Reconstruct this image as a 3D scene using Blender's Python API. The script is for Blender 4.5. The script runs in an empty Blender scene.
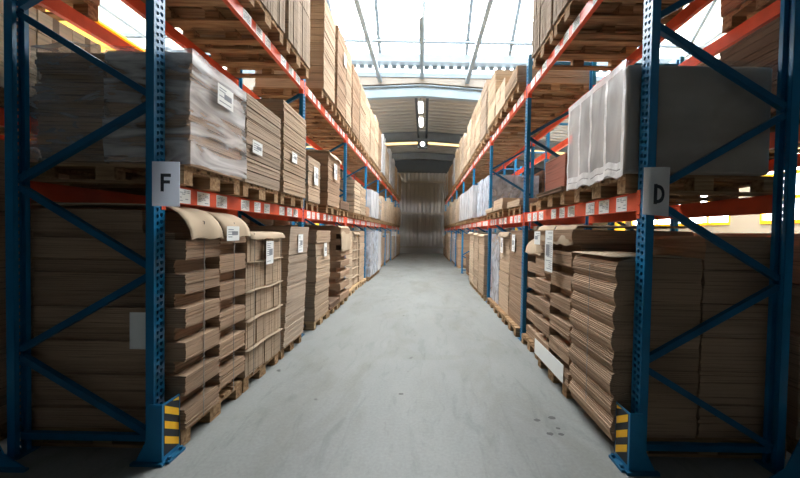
import bpy, bmesh, math, random
from mathutils import Vector, Matrix, noise
R = random.Random(7)
SC = bpy.context.scene
COL = SC.collection

# ------------------------------------------------------------------ helpers
class MB:
    """collects boxes, prisms and tubes for ONE mesh"""
    def __init__(self):
        self.v = []; self.f = []; self.m = []
    def face(self, pts, mi=0):
        n = len(self.v); self.v += [tuple(p) for p in pts]
        self.f.append(tuple(range(n, n + len(pts)))); self.m.append(mi)
    def hexa(self, p, mi=0):
        """p: 8 corners, bottom 4 ccw then top 4"""
        n = len(self.v); self.v += [tuple(q) for q in p]
        for q in ((3, 2, 1, 0), (4, 5, 6, 7), (0, 1, 5, 4), (1, 2, 6, 5), (2, 3, 7, 6), (3, 0, 4, 7)):
            self.f.append(tuple(n + i for i in q)); self.m.append(mi)
    def box(self, a, b, mi=0):
        x0, x1 = sorted((a[0], b[0])); y0, y1 = sorted((a[1], b[1])); z0, z1 = sorted((a[2], b[2]))
        self.hexa([(x0, y0, z0), (x1, y0, z0), (x1, y1, z0), (x0, y1, z0),
                   (x0, y0, z1), (x1, y0, z1), (x1, y1, z1), (x0, y1, z1)], mi)
    def bar(self, p0, p1, w, t, side=(0, 1, 0), mi=0):
        """rectangular bar from p0 to p1; t along `side`, w across"""
        p0 = Vector(p0); p1 = Vector(p1); d = (p1 - p0).normalized()
        s = Vector(side); s = (s - d * s.dot(d)).normalized(); u = d.cross(s)
        c = [(-1, -1), (1, -1), (1, 1), (-1, 1)]
        P = [p0 + u * (a * w / 2) + s * (b * t / 2) for a, b in c] + [p1 + u * (a * w / 2) + s * (b * t / 2) for a, b in c]
        self.hexa(P, mi)
    def tube(self, p0, p1, r, n=8, mi=0):
        p0 = Vector(p0); p1 = Vector(p1); d = (p1 - p0).normalized()
        s = Vector((0, 0, 1)) if abs(d.z) < .9 else Vector((1, 0, 0))
        u = d.cross(s).normalized(); w = d.cross(u)
        A = [p0 + (u * math.cos(2 * math.pi * k / n) + w * math.sin(2 * math.pi * k / n)) * r for k in range(n)]
        B = [q + (p1 - p0) for q in A]
        b = len(self.v); self.v += [tuple(q) for q in A + B]
        for k in range(n):
            j = (k + 1) % n
            self.f.append((b + k, b + j, b + n + j, b + n + k)); self.m.append(mi)
        self.f.append(tuple(b + k for k in reversed(range(n)))); self.m.append(mi)
        self.f.append(tuple(b + n + k for k in range(n))); self.m.append(mi)
    def prism(self, poly, axis, a, b, mi=0):
        """poly: 2-D outline extruded along axis from a to b"""
        def P(q, t):
            return {0: (t, q[0], q[1]), 1: (q[0], t, q[1]), 2: (q[0], q[1], t)}[axis]
        n = len(self.v); k = len(poly)
        self.v += [P(q, a) for q in poly] + [P(q, b) for q in poly]
        self.f.append(tuple(n + i for i in range(k))); self.m.append(mi)
        self.f.append(tuple(n + k + i for i in reversed(range(k)))); self.m.append(mi)
        for i in range(k):
            j = (i + 1) % k
            self.f.append((n + i, n + k + i, n + k + j, n + j)); self.m.append(mi)
    def sheet(self, rows, thick, mi=0):
        """thick surface through a grid of points rows[i][j]; thick goes down in z"""
        ni = len(rows); nj = len(rows[0]); b = len(self.v)
        for r in rows: self.v += [tuple(p) for p in r]
        for r in rows: self.v += [(p[0], p[1], p[2] - thick) for p in r]
        o = ni * nj
        I = lambda i, j: b + i * nj + j
        for i in range(ni - 1):
            for j in range(nj - 1):
                self.f.append((I(i, j), I(i + 1, j), I(i + 1, j + 1), I(i, j + 1))); self.m.append(mi)
                self.f.append((o + I(i, j), o + I(i, j + 1), o + I(i + 1, j + 1), o + I(i + 1, j))); self.m.append(mi)
        for i in range(ni - 1):
            for j in (0, nj - 1):
                self.f.append((I(i, j), I(i + 1, j), o + I(i + 1, j), o + I(i, j))); self.m.append(mi)
        for j in range(nj - 1):
            for i in (0, ni - 1):
                self.f.append((I(i, j), I(i, j + 1), o + I(i, j + 1), o + I(i, j))); self.m.append(mi)
    def mesh(self, name, mats, smooth=False):
        me = bpy.data.meshes.new(name)
        me.from_pydata(self.v, [], self.f)
        for m in mats: me.materials.append(m)
        for p, i in zip(me.polygons, self.m):
            p.material_index = i; p.use_smooth = smooth
        bm = bmesh.new(); bm.from_mesh(me); bmesh.ops.recalc_face_normals(bm, faces=bm.faces); bm.to_mesh(me); bm.free()
        return me
    def build(self, name, mats, parent=None, smooth=False):
        if not isinstance(mats, (list, tuple)): mats = [mats]
        o = bpy.data.objects.new(name, self.mesh(name, mats, smooth)); COL.objects.link(o)
        if parent: o.parent = parent
        return o

def tag(o, label=None, cat=None, group=None, kind=None):
    if label: o['label'] = label
    if cat: o['category'] = cat
    if group: o['group'] = group
    if kind: o['kind'] = kind
    return o
def thing(name, loc, label, cat, group=None, rz=0):
    o = bpy.data.objects.new(name, None); COL.objects.link(o)
    o.empty_display_size = .2
    o.location = loc; o.rotation_euler = (0, 0, rz)
    return tag(o, label, cat, group)
def copy_tree(o, parent=None):
    c = o.copy(); COL.objects.link(c); c.parent = parent
    for ch in list(o.children): copy_tree(ch, c)
    return c
def struct(name, mb, mats):
    return tag(mb.build(name, mats), kind='structure')

# ------------------------------------------------------------------ materials
def srgb(r, g, b):
    f = lambda c: (c / 255 / 12.92) if c <= 10 else ((c / 255 + .055) / 1.055) ** 2.4
    return (f(r), f(g), f(b), 1)
def tone(r, g, b, k=.58):
    c = srgb(r, g, b); return (c[0] * k, c[1] * k, c[2] * k, 1)
def new_mat(name):
    m = bpy.data.materials.new(name); m.use_nodes = True
    nt = m.node_tree; nt.nodes.clear()
    out = nt.nodes.new('ShaderNodeOutputMaterial')
    return m, nt, out
def N(nt, t, **kw):
    n = nt.nodes.new(t)
    for k, v in kw.items():
        if k in n.inputs: n.inputs[k].default_value = v
        else: setattr(n, k, v)
    return n
def mapping(nt, scale, coord='Object', rnd=True):
    tc = N(nt, 'ShaderNodeTexCoord'); mp = N(nt, 'ShaderNodeMapping')
    mp.inputs['Scale'].default_value = scale
    nt.links.new(tc.outputs[coord], mp.inputs['Vector'])
    if rnd:
        oi = N(nt, 'ShaderNodeObjectInfo'); mul = N(nt, 'ShaderNodeMath', operation='MULTIPLY'); mul.inputs[1].default_value = 37
        nt.links.new(oi.outputs['Random'], mul.inputs[0]); nt.links.new(mul.outputs[0], mp.inputs['Location'])
    return mp
def ramp_mat(name, cols, scale, rough=.7, nscale=1., detail=4, metallic=0., bump=0., bscale=None, spec=.3, rnd_val=0.):
    """noise through a colour ramp; cols = [(pos, rgba)...]"""
    m, nt, out = new_mat(name)
    b = N(nt, 'ShaderNodeBsdfPrincipled', Roughness=rough, Metallic=metallic)
    b.inputs['Specular IOR Level'].default_value = spec
    mp = mapping(nt, scale)
    nz = N(nt, 'ShaderNodeTexNoise', Scale=nscale, Detail=detail)
    nt.links.new(mp.outputs[0], nz.inputs['Vector'])
    cr = N(nt, 'ShaderNodeValToRGB')
    e = cr.color_ramp.elements
    e[0].position, e[0].color = cols[0]; e[1].position, e[1].color = cols[-1]
    for p, c in cols[1:-1]:
        x = e.new(p); x.color = c
    nt.links.new(nz.outputs['Fac'], cr.inputs[0])
    src = cr.outputs[0]
    if rnd_val:
        oi = N(nt, 'ShaderNodeObjectInfo'); mr = N(nt, 'ShaderNodeMapRange')
        mr.inputs['To Min'].default_value = 1 - rnd_val; mr.inputs['To Max'].default_value = 1 + rnd_val
        nt.links.new(oi.outputs['Random'], mr.inputs['Value'])
        hs = N(nt, 'ShaderNodeHueSaturation'); nt.links.new(mr.outputs[0], hs.inputs['Value']); nt.links.new(src, hs.inputs['Color'])
        src = hs.outputs[0]
    nt.links.new(src, b.inputs['Base Color'])
    if bump:
        bp = N(nt, 'ShaderNodeBump', Strength=bump, Distance=.01); nt.links.new(nz.outputs['Fac'], bp.inputs['Height'])
        nt.links.new(bp.outputs[0], b.inputs['Normal'])
    nt.links.new(b.outputs[0], out.inputs[0])
    return m
def plain(name, col, rough=.6, metallic=0., spec=.3, var=.06, scale=3.):
    c0 = tuple(max(0, c * (1 - var)) for c in col[:3]) + (1,); c1 = tuple(min(1, c * (1 + var)) for c in col[:3]) + (1,)
    return ramp_mat(name, [(.35, c0), (.65, c1)], (scale,) * 3, rough, 1., 3, metallic, spec=spec)
def card_mat(name, rgb, z=110, dark=.58, k=.68):
    c = tone(*rgb, k); d = tuple(x * dark for x in c[:3]) + (1,); l = tuple(min(1, x * 1.14) for x in c[:3]) + (1,)
    return ramp_mat(name, [(.30, d), (.47, c), (.62, c), (.75, l)], (1.5, 1.5, z), .85, 1., 2, spec=.1, rnd_val=.12)
def emit(name, col, s):
    m, nt, out = new_mat(name); e = N(nt, 'ShaderNodeEmission', Color=col, Strength=s); nt.links.new(e.outputs[0], out.inputs[0]); return m
def film_mat(name, lo, hi, scale, col=(.6, .61, .62, 1)):
    """clear stretch film: mostly see-through, milky streaks standing in for folds and glare"""
    m, nt, out = new_mat(name)
    mp = mapping(nt, scale); nz = N(nt, 'ShaderNodeTexNoise', Scale=1., Detail=5, Distortion=1.2)
    nt.links.new(mp.outputs[0], nz.inputs['Vector'])
    mr = N(nt, 'ShaderNodeMapRange'); mr.inputs['From Min'].default_value = .35; mr.inputs['From Max'].default_value = .7
    mr.inputs['To Min'].default_value = lo; mr.inputs['To Max'].default_value = hi
    nt.links.new(nz.outputs['Fac'], mr.inputs['Value'])
    tr = N(nt, 'ShaderNodeBsdfTransparent'); pr = N(nt, 'ShaderNodeBsdfPrincipled', Roughness=.28); pr.inputs['Base Color'].default_value = col
    bp = N(nt, 'ShaderNodeBump', Strength=.5, Distance=.02); nt.links.new(nz.outputs['Fac'], bp.inputs['Height']); nt.links.new(bp.outputs[0], pr.inputs['Normal'])
    mx = N(nt, 'ShaderNodeMixShader'); nt.links.new(mr.outputs[0], mx.inputs[0]); nt.links.new(tr.outputs[0], mx.inputs[1]); nt.links.new(pr.outputs[0], mx.inputs[2])
    nt.links.new(mx.outputs[0], out.inputs[0]); return m

M = {}
M['tan'] = card_mat('card_tan', (212, 185, 157))
M['brown'] = card_mat('card_brown', (194, 162, 134))
M['grey'] = card_mat('card_greyish', (200, 178, 156))
M['pale'] = card_mat('card_pale', (228, 202, 172))
M['dark'] = card_mat('card_dark', (140, 114, 94))
M['cream'] = card_mat('card_cream', (236, 220, 192), 40, .8, 1.)  # cream cartons; unmodelled skylight on them put into the fuller colour
M['red'] = card_mat('card_reddish', (172, 110, 92), 60)
M['sheet'] = plain('kraft_cover', tone(225, 200, 170), .85, spec=.1)
M['whitecard'] = card_mat('card_white', (214, 208, 204), 60, .8)
M['wood'] = ramp_mat('pallet_wood', [(.3, tone(128, 98, 72, .78)), (.55, tone(176, 142, 106, .78)), (.75, tone(200, 168, 130, .78))], (2.5, 30, 30), .85, 1., 4, spec=.1, rnd_val=.15)
M['woodlight'] = ramp_mat('pallet_wood_fresh', [(.3, tone(176, 142, 104, .78)), (.55, tone(208, 176, 136, .78)), (.75, tone(224, 196, 160, .78))], (2.5, 30, 30), .85, 1., 4, spec=.1, rnd_val=.12)
M['blue'] = plain('blue_paint', srgb(12, 110, 156), .36, spec=.5, var=.1, scale=6)
M['orange'] = plain('orange_paint', srgb(224, 88, 52), .45, spec=.4, var=.1, scale=6)
M['steel'] = plain('bracing_paint', srgb(10, 84, 120), .45, spec=.4, var=.12, scale=6)
M['paper'] = plain('paper_white', srgb(232, 232, 228), .8, spec=.1, var=.03)
M['ink'] = plain('ink_grey', srgb(70, 72, 76), .8, spec=.1)
M['inkpale'] = plain('ink_pale', srgb(150, 152, 156), .8, spec=.1)
M['yellow'] = plain('yellow_paint', srgb(246, 188, 40), .5)
M['black'] = plain('black_paint', srgb(40, 42, 46), .5)
M['strap'] = plain('strap_plastic', srgb(130, 124, 118), .4)
M['crate'] = ramp_mat('grey_wrap', [(.3, srgb(146, 134, 123)), (.7, srgb(166, 154, 142))], (1.2, 1.2, 4), .55, 1., 3, spec=.3)
M['film'] = film_mat('clear_stretch_film', .02, .5, (2.2, 2.2, 9))
M['filmglare'] = film_mat('glare_stretch_film', .04, .66, (1.6, 1.6, 7), (.9, .9, .9, 1))  # whiter, milkier film: aisle-side glare put into its colour
M['filmthin'] = film_mat('thin_clear_film', .0, .14, (1.2, 1.2, 2.))
M['filmskin'] = film_mat('cloudy_film_skin', .3, .62, (2.5, 2.5, 1.), (.80, .78, .77, 1))
M['fold'] = film_mat('film_fold', .7, .95, (6, 6, 6), (.86, .85, .84, 1))
M['filmw'] = film_mat('milky_stretch_film', .45, .95, (5, 7, 1.2), (.62, .61, .62, 1))
M['filmb'] = film_mat('bluish_stretch_film', .25, .85, (4, 4, 3), (.52, .57, .66, 1))
M['roofsteel'] = plain('pale_blue_steel', tone(150, 168, 180), .5, var=.05)
M['greysteel'] = plain('grey_steel', tone(142, 158, 170), .5, var=.05)
M['midsteel'] = plain('mid_grey_steel', tone(112, 116, 118), .6, var=.05)
M['darksteel'] = plain('dark_steel', srgb(64, 68, 70), .6, var=.05)
M['upstand'] = plain('beige_flashing', tone(150, 142, 132), .6, var=.04)
M['roofsheet'] = plain('roof_sheet', tone(186, 178, 168), .6, var=.04, scale=.7)
M['wallsheet'] = plain('wall_sheet', srgb(150, 146, 142), .6, var=.05, scale=.7)
M['wallpaint'] = plain('wall_paint', tone(206, 192, 170), .8, var=.05, scale=.5)
M['tube'] = emit('lamp_tube', (1, .97, .9, 1), 5.)
M['lampcase'] = plain('lamp_case', srgb(200, 204, 206), .5)

def concrete():
    m, nt, out = new_mat('concrete_floor')
    b = N(nt, 'ShaderNodeBsdfPrincipled', Roughness=.5); b.inputs['Specular IOR Level'].default_value = .3
    def nz(scale, sc, det, dist=0.):
        mp = mapping(nt, scale, 'Object', False); n = N(nt, 'ShaderNodeTexNoise', Scale=sc, Detail=det, Distortion=dist); n.inputs['Roughness'].default_value = .65
        nt.links.new(mp.outputs[0], n.inputs['Vector']); return n
    def rp(n, a, ca, b_, cb):
        r = N(nt, 'ShaderNodeValToRGB'); e = r.color_ramp.elements
        e[0].position = a; e[0].color = ca; e[1].position = b_; e[1].color = cb
        nt.links.new(n.outputs['Fac'], r.inputs[0]); return r
    def mul(a, b_, f=1.):
        mx = N(nt, 'ShaderNodeMixRGB', blend_type='MULTIPLY'); mx.inputs[0].default_value = f
        nt.links.new(a.outputs[0], mx.inputs[1]); nt.links.new(b_.outputs[0], mx.inputs[2]); return mx
    base = rp(nz((1, .45, 1), 1.3, 8), .3, tone(166, 168, 165, .53), .7, tone(178, 180, 175, .53))
    scuff = rp(nz((2.6, .6, 1), 2.0, 7, 1.5), .34, srgb(236, 238, 238), .46, (1, 1, 1, 1))
    patch = rp(nz((.9, .5, 1), 1.1, 4, .8), .34, srgb(238, 236, 231), .5, (1, 1, 1, 1))
    speck = rp(nz((1, 1, 1), 4.5, 1), .18, srgb(150, 148, 146), .235, (1, 1, 1, 1))
    fine = rp(nz((1, 1, 1), 40, 3), .3, srgb(236, 236, 236), .7, (1, 1, 1, 1))
    c = mul(mul(mul(mul(base, scuff), patch), speck), fine)
    nt.links.new(c.outputs[0], b.inputs['Base Color'])
    rr = N(nt, 'ShaderNodeMapRange'); rr.inputs['To Min'].default_value = .38; rr.inputs['To Max'].default_value = .68
    n2 = nz((1, .5, 1), 1.7, 5); nt.links.new(n2.outputs['Fac'], rr.inputs['Value']); nt.links.new(rr.outputs[0], b.inputs['Roughness'])
    nt.links.new(b.outputs[0], out.inputs[0]); return m
M['floor'] = concrete()
M['stain'] = plain('oil_stain', srgb(74, 74, 72), .5)

def pane_mat(name, col, trans):
    m, nt, out = new_mat(name)
    t = N(nt, 'ShaderNodeBsdfTransparent'); t.inputs[0].default_value = col
    g = N(nt, 'ShaderNodeBsdfGlossy', Roughness=.1); mx = N(nt, 'ShaderNodeMixShader'); mx.inputs[0].default_value = 1 - trans
    nt.links.new(t.outputs[0], mx.inputs[1]); nt.links.new(g.outputs[0], mx.inputs[2]); nt.links.new(mx.outputs[0], out.inputs[0]); return m
def sheet_mat(name, col, w):
    """translucent profiled plastic: lets daylight glow through"""
    m, nt, out = new_mat(name)
    t = N(nt, 'ShaderNodeBsdfTranslucent'); t.inputs[0].default_value = col
    d = N(nt, 'ShaderNodeBsdfDiffuse'); d.inputs[0].default_value = col
    mx = N(nt, 'ShaderNodeMixShader'); mx.inputs[0].default_value = w
    nt.links.new(d.outputs[0], mx.inputs[1]); nt.links.new(t.outputs[0], mx.inputs[2]); nt.links.new(mx.outputs[0], out.inputs[0]); return m
M['signF'] = sheet_mat('milky_plastic_plate', srgb(222, 226, 232), .5)
M['signD'] = sheet_mat('thin_white_card', srgb(244, 242, 240), .35)
M['pane'] = pane_mat('roof_glass', (.92, .95, .96, 1), .95)
M['transl'] = sheet_mat('translucent_profile', (.85, .92, .95, 1), .7)
M['amber'] = sheet_mat('yellowed_rooflight', (.42, .34, .22, 1), .8)

# ------------------------------------------------------------------ layout numbers
H = 1.69                       # eye height
Y0, BAY, NB = 2.32, 2.8, 8     # first frame, bay pitch, number of bays
PW, PD, FD, FH = .10, .058, 1.06, 4.5
AP = {-1: 1.93, 1: 1.58}       # aisle face of the posts
AL = {-1: 1.80, 1: 1.47}       # aisle face of the loads
LV = {1: 0.0, 2: 2.02, 3: 4.02}
SIDE = {-1: 'left', 1: 'right'}
ORD = ['first', 'second', 'third', 'fourth', 'fifth', 'sixth', 'seventh', 'eighth', 'ninth']
YL = lambda k: Y0 + BAY * k

# ------------------------------------------------------------------ setting
mb = MB(); mb.box((-12.2, -3.2, -.1), (12.2, 26.6, 0)); struct('floor', mb, M['floor'])
def corrugated(mb, axis, a0, a1, b0, b1, base, pitch, depth, nrm, prof=((0, 0), (.55, 0), (.65, 1), (.9, 1))):
    """trapezoid sheet: ribs repeat along `axis` a0..a1, run b0..b1; nrm(a,b,d)->point"""
    a = a0; pts = []
    while a < a1 - 1e-6:
        for f, d in prof:
            if a + f * pitch <= a1: pts.append((a + f * pitch, d * depth))
        a += pitch
    pts.append((a1, 0))
    for (p, d), (q, e) in zip(pts[:-1], pts[1:]):
        mb.face([nrm(p, b0, d), nrm(q, b0, e), nrm(q, b1, e), nrm(p, b1, d)])
YE = 26.3
RX = -.2                        # roof ridge
roof = lambda x: 7.74 - .059 * abs(x - RX)
mb = MB(); corrugated(mb, 0, -12, 12, .45, 6.5, 0, .31, .13, lambda a, b, d: (a, YE - d, b), ((0, 0), (.24, 0), (.3, 1), (.94, 1))); mb.box((-12.2, YE + .02, 0), (12.2, YE + .2, 9))
mb.box((-12, YE - .06, 0), (12, YE + .02, .4)); struct('wall_back', mb, M['wallsheet'])
mb = MB()
for z in (.4, 3.1, 5.62): mb.box((-12, YE - .22, z), (12, YE - .131, z + .15))
struct('trim_1', mb, M['roofsheet'])
mb = MB(); mb.box((-12, YE - .2, 6.45), (12, YE + .02, 7.9)); struct('trim_12', mb, M['darksteel'])
for s, nm in ((-1, 'wall_left'), (1, 'wall_right')):
    mb = MB(); x0, x1 = s * 12.0, s * 12.2
    mb.box((x0, -3.2, 0), (x1, 26.6, 2.2)); mb.box((x0, -3.2, 5.6), (x1, 26.6, 14))
    for a, b in ((-3.2, 4.), (11.6, 12.8), (18.8, 26.6)): mb.box((x0, a, 2.2), (x1, b, 5.6))
    struct(nm, mb, M['wallpaint'])
    for i, (a, b) in enumerate(((4., 11.6), (12.8, 18.8))):
        mb = MB()
        mb.box((s * 12.08, a, 2.2), (s * 12.1, b, 5.6), 1)
        for t in range(7):
            yy = a + (b - a) * t / 6; mb.box((s * 11.98, yy - .03, 2.2), (s * 12.06, yy + .03, 5.6))
        for z in (2.2, 3.0, 3.8, 4.6, 5.5): mb.box((s * 11.96, a, z), (s * 12.05, b, z + .12))
        struct('window_%d' % (1 + i + (2 if s > 0 else 0)), mb, [M['yellow'], M['pane']])
mb = MB(); mb.box((-12.2, -1.2, 0), (12.2, -1.0, 14)); struct('wall_front', mb, M['darksteel'])  # unseen wall, pulled close and dark to cut fill light behind the camera
for s, nm in ((-1, 'wall_lightblock_left'), (1, 'wall_lightblock_right')):  # unseen partitions added to keep side-hall light off the near rack ends
    mb = MB(); mb.box((s * 4.75, -1.0, 0), (s * 4.95, 2.2, 6.0)); struct(nm, mb, M['darksteel'])

# rear roof: profiled sheet on portal rafters, a yellowed rooflight strip near its end
YP = 13.4
mb = MB()
for a, b in ((YP, 21.6), (22.5, YE)):
    for s in (-1, 1):
        xa, xb = RX, s * 12
        corrugated(mb, 1, a, b, xa, xb, 0, .46, .05, lambda p, q, d: (q, p, roof(q) + d))
        mb.face([(xa, a, roof(xa) + .12), (xb, a, roof(xb) + .12), (xb, b, roof(xb) + .12), (xa, b, roof(xa) + .12)])
struct('ceiling', mb, M['roofsheet'])
for i, s in enumerate((-1, 1)):
    mb = MB(); xa, xb = RX + s * .32, s * 12
    mb.hexa([(xa, 21.6, roof(xa) + .02), (xb, 21.6, roof(xb) + .02), (xb, 22.5, roof(xb) + .02), (xa, 22.5, roof(xa) + .02),
             (xa, 21.6, roof(xa) + .05), (xb, 21.6, roof(xb) + .05), (xb, 22.5, roof(xb) + .05), (xa, 22.5, roof(xa) + .05)])
    struct('window_%d' % (5 + i), mb, M['amber'])
mb = MB(); mb.box((RX - .34, 21.6, roof(RX) - .12), (RX + .34, 22.5, roof(RX) + .06)); struct('trim_2', mb, M['darksteel'])
def rafter(name, y, mat, dep=.46, dz=-.01):
    mb = MB()
    for s in (-1, 1):
        xb = s * 12.
        for (zo, zt, hw) in ((0, .03, .11), (-.03, dep - .06, .012), (-dep + .03, .03, .11)):
            za, zb = roof(RX) + dz + zo, roof(xb) + dz + zo
            mb.hexa([(RX, y - hw, za - zt), (xb, y - hw, zb - zt), (xb, y + hw, zb - zt), (RX, y + hw, za - zt),
                     (RX, y - hw, za), (xb, y - hw, zb), (xb, y + hw, zb), (RX, y + hw, za)])
    return struct(name, mb, mat)
rafter('trim_3', YP + .12, M['roofsteel']); rafter('trim_4', 19.6, M['midsteel'], .55, -.04); rafter('trim_5', 24.6, M['midsteel'], .5, -.04)
# upstand between the glass lantern and the rear roof
mb = MB()
for s in (-1, 1):
    xb = s * 12
    mb.hexa([(RX, YP - .02, roof(RX) + .04), (xb, YP - .02, roof(xb) + .04), (xb, YP + .02, roof(xb) + .04), (RX, YP + .02, roof(RX) + .04),
             (RX, YP - .02, 7.98), (xb, YP - .02, 7.98), (xb, YP + .02, 7.98), (RX, YP + .02, 7.98)])
struct('wall_upstand', mb, M['upstand'])
mb = MB(); mb.box((-12, YP - .06, 7.98), (12, YP + .06, 8.16)); struct('trim_6', mb, M['greysteel'])
mb = MB(); corrugated(mb, 0, -12, 12, 8.16, 8.46, 0, .33, .05, lambda a, b, d: (a, YP + d, b)); struct('window_7', mb, M['transl'])
mb = MB()
k = -12.
while k < 12: mb.box((k, YP - .03, 8.32), (k + .2, YP - .01, 8.46)); k += .33
mb.box((-12, YP - .35, 8.46), (12, YP + .05, 8.76)); struct('trim_7', mb, M['greysteel'])
# glass lantern over the near aisle: two slopes
YA, ZA, YR_, ZR, YB = YP - .2, 8.78, 9.4, 12.4, 5.6
mb = MB()
for (ya, yb) in ((YA, YR_), (YB, YR_)):
    mb.face([(-12, ya, ZA), (12, ya, ZA), (12, yb, ZR), (-12, yb, ZR)])
struct('window_8', mb, M['pane'])
mb = MB()
sx = lambda t, ya: (ya + (YR_ - ya) * t, ZA + (ZR - ZA) * t)
for ya in (YA, YB):
    for i in range(-7, 8):
        x = -.17 + 1.72 * i
        mb.bar((x, ya, ZA - .05), (x, YR_, ZR - .05), .16, .13, (1, 0, 0))
    for t in (.115, .42, .7, 1.):
        y, z = sx(t, ya); mb.box((-12, y - .07, z - .16), (12, y + .07, z - .03))
struct('trim_8', mb, M['greysteel'])
mb = MB()
for x in (-1.9, 1.63, -5.4, 5.1, -9, 8.7): mb.box((x - .07, -3, 7.74), (x + .07, YP - .07, 7.92))
struct('trim_9', mb, M['greysteel'])
mb = MB(); mb.box((RX - .07, 8.9, 7.9), (RX + .07, YP - .07, 8.02)); struct('trim_10', mb, M['roofsteel'])
mb = MB(); mb.box((-12.2, -3.2, 8.5), (12.2, YB, 8.7)); struct('ceiling_near', mb, M['darksteel'])
# dark rails under the ridge and lamps between them
mb = MB()
for x in (RX - .3, RX + .18): mb.box((x, YP + .25, 7.32), (x + .11, 21.5, 7.42))
struct('trim_11', mb, M['darksteel'])
def lamp(y0, y1, z, label, x=RX - .05):
    t = thing('tube_lamp', (x, (y0 + y1) / 2, z), label, 'ceiling lamp', 'tube lamps under the roof ridge')
    h = (y1 - y0) / 2
    b = MB(); b.prism([(-.11, .0), (.11, .0), (.08, .09), (-.08, .09)], 1, -h, h); hs = b.build('lamp_housing', M['lampcase'], t)
    for yy in (-h + .3, h - .3):
        c = MB(); c.tube((0, yy, .09), (0, yy, .3), .012); c.build('hanger', M['darksteel'], t)
    for sx_ in (-.045, .045):
        d = MB(); d.tube((sx_, -h + .05, -.03), (sx_, h - .05, -.03), .022); d.build('lamp_tube', M['tube'], hs, True)
lamp(13.75, 15.0, 7.16, 'lit tube lamp under the ridge just behind the pale blue rafter')
lamp(15.6, 16.9, 7.16, 'second lit tube lamp under the ridge, beyond the first lit one')
lamp(7.0, 8.75, 7.4, 'tube lamp under the glass roof, nearest of the lamps above the aisle')
t = thing('spot_lamp', (RX, 21.2, 7.1), 'small round white lamp glowing in dark box at far roof end', 'ceiling lamp')
b = MB(); b.box((-.3, -.1, 0), (.3, .1, .5)); b.build('lamp_box', M['darksteel'], t)
b = MB(); b.tube((0, -.16, .28), (0, -.1, .28), .12, 16); b.build('lamp_lens', M['tube'], t)

# ------------------------------------------------------------------ racks
def post_mb(x0, dirx, y0=0.):
    """perforated C section: front sheet at x0, body going dirx"""
    m = MB(); cell = .05; n = int(FH / cell)
    for c in range(2):
        ya = y0 + .5 * PW * c; yb = ya + .5 * PW; yc = (ya + yb) / 2 + (.006 if c == 0 else -.006)
        for i in range(n):
            za = i * cell; zb = za + cell; zc = (za + zb) / 2 + (.006 if c else -.006)
            hy, hz = .0125, .0155
            out = [(x0, ya, za), (x0, yb, za), (x0, yb, zb), (x0, ya, zb)]
            inn = [(x0, yc - hy, zc - hz * .4), (x0, yc - hy * .2, zc - hz), (x0, yc + hy * .2, zc - hz), (x0, yc + hy, zc - hz * .4), (x0, yc + hy, zc + hz * .8), (x0, yc - hy, zc + hz * .8)]
            m.face([out[0], out[1], inn[2], inn[1]]); m.face([out[1], inn[3], inn[2]])
            m.face([out[1], out[2], inn[4], inn[3]]); m.face([out[2], out[3], inn[5], inn[4]])
            m.face([out[3], out[0], inn[0], inn[5]]); m.face([out[0], inn[1], inn[0]])
    for ya in (y0, y0 + PW - .004):
        m.box((x0, ya, 0), (x0 + dirx * PD, ya + .004, FH))
    for ya, yb in ((y0, y0 + .028), (y0 + PW - .028, y0 + PW)):
        m.box((x0 + dirx * (PD - .004), ya, 0), (x0 + dirx * PD, yb, FH))
    return m
FM = {}
def frame(s, k, x_face, low_front, label, group):
    """upright frame: x_face = world X of its aisle-side face, going s"""
    t = thing('upright_frame', (x_face, YL(k), 0), label, 'rack frame', group)
    key = (s, low_front)
    if key not in FM:
        L = []
        L.append(('post', post_mb(0, s).mesh('post', [M['blue']])))
        L.append(('post', post_mb(s * FD, -s).mesh('post', [M['blue']])))
        for xx in (s * .035, s * (FD - .035)):
            b = MB(); b.box((xx - .065, -.02, 0), (xx + .065, PW + .02, .008))
            for a in (-.045, .045): b.tube((xx + a, -.01, .008), (xx + a, -.01, .03), .012, 6)
            L.append(('base_plate', b.mesh('base_plate', [M['steel']])))
        lo = (.06, FD - .06) if low_front else (FD - .06, .06)
        zs = [.13 + .62 * i for i in range(7)]
        yc = PW / 2
        for i in range(6):
            xa, xb = (lo[0], lo[1]) if i % 2 == 0 else (lo[1], lo[0])
            b = MB(); p0, p1 = Vector((s * xa, yc, zs[i] + .03)), Vector((s * xb, yc, zs[i + 1] - .03))
            b.bar(p0 + Vector((0, -.018, 0)), p1 + Vector((0, -.018, 0)), .046, .004)
            u = (p1 - p0).normalized().cross(Vector((0, 1, 0)))
            for e in (-.021, .021): b.bar(p0 + u * e, p1 + u * e, .004, .036)
            for q in (p0, p1): b.tube(q + Vector((0, -.024, 0)), q + Vector((0, -.014, 0)), .011, 6)
            L.append(('diagonal_brace', b.mesh('diagonal_brace', [M['steel']])))
        for z in (.14, FH - .12):
            b = MB(); b.bar((s * .06, yc - .018, z), (s * (FD - .06), yc - .018, z), .046, .004)
            for e in (-.021, .021): b.bar((s * .06, yc, z + e), (s * (FD - .06), yc, z + e), .004, .036)
            L.append(('horizontal_brace', b.mesh('horizontal_brace', [M['steel']])))
        FM[key] = L
    posts, n_plate = [], 0
    for nm, me in FM[key]:
        o = bpy.data.objects.new(nm, me); COL.objects.link(o); o.parent = t
        if nm == 'post': posts.append(o)
        if nm == 'base_plate': o.parent = posts[n_plate]; n_plate += 1
    return t
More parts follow.
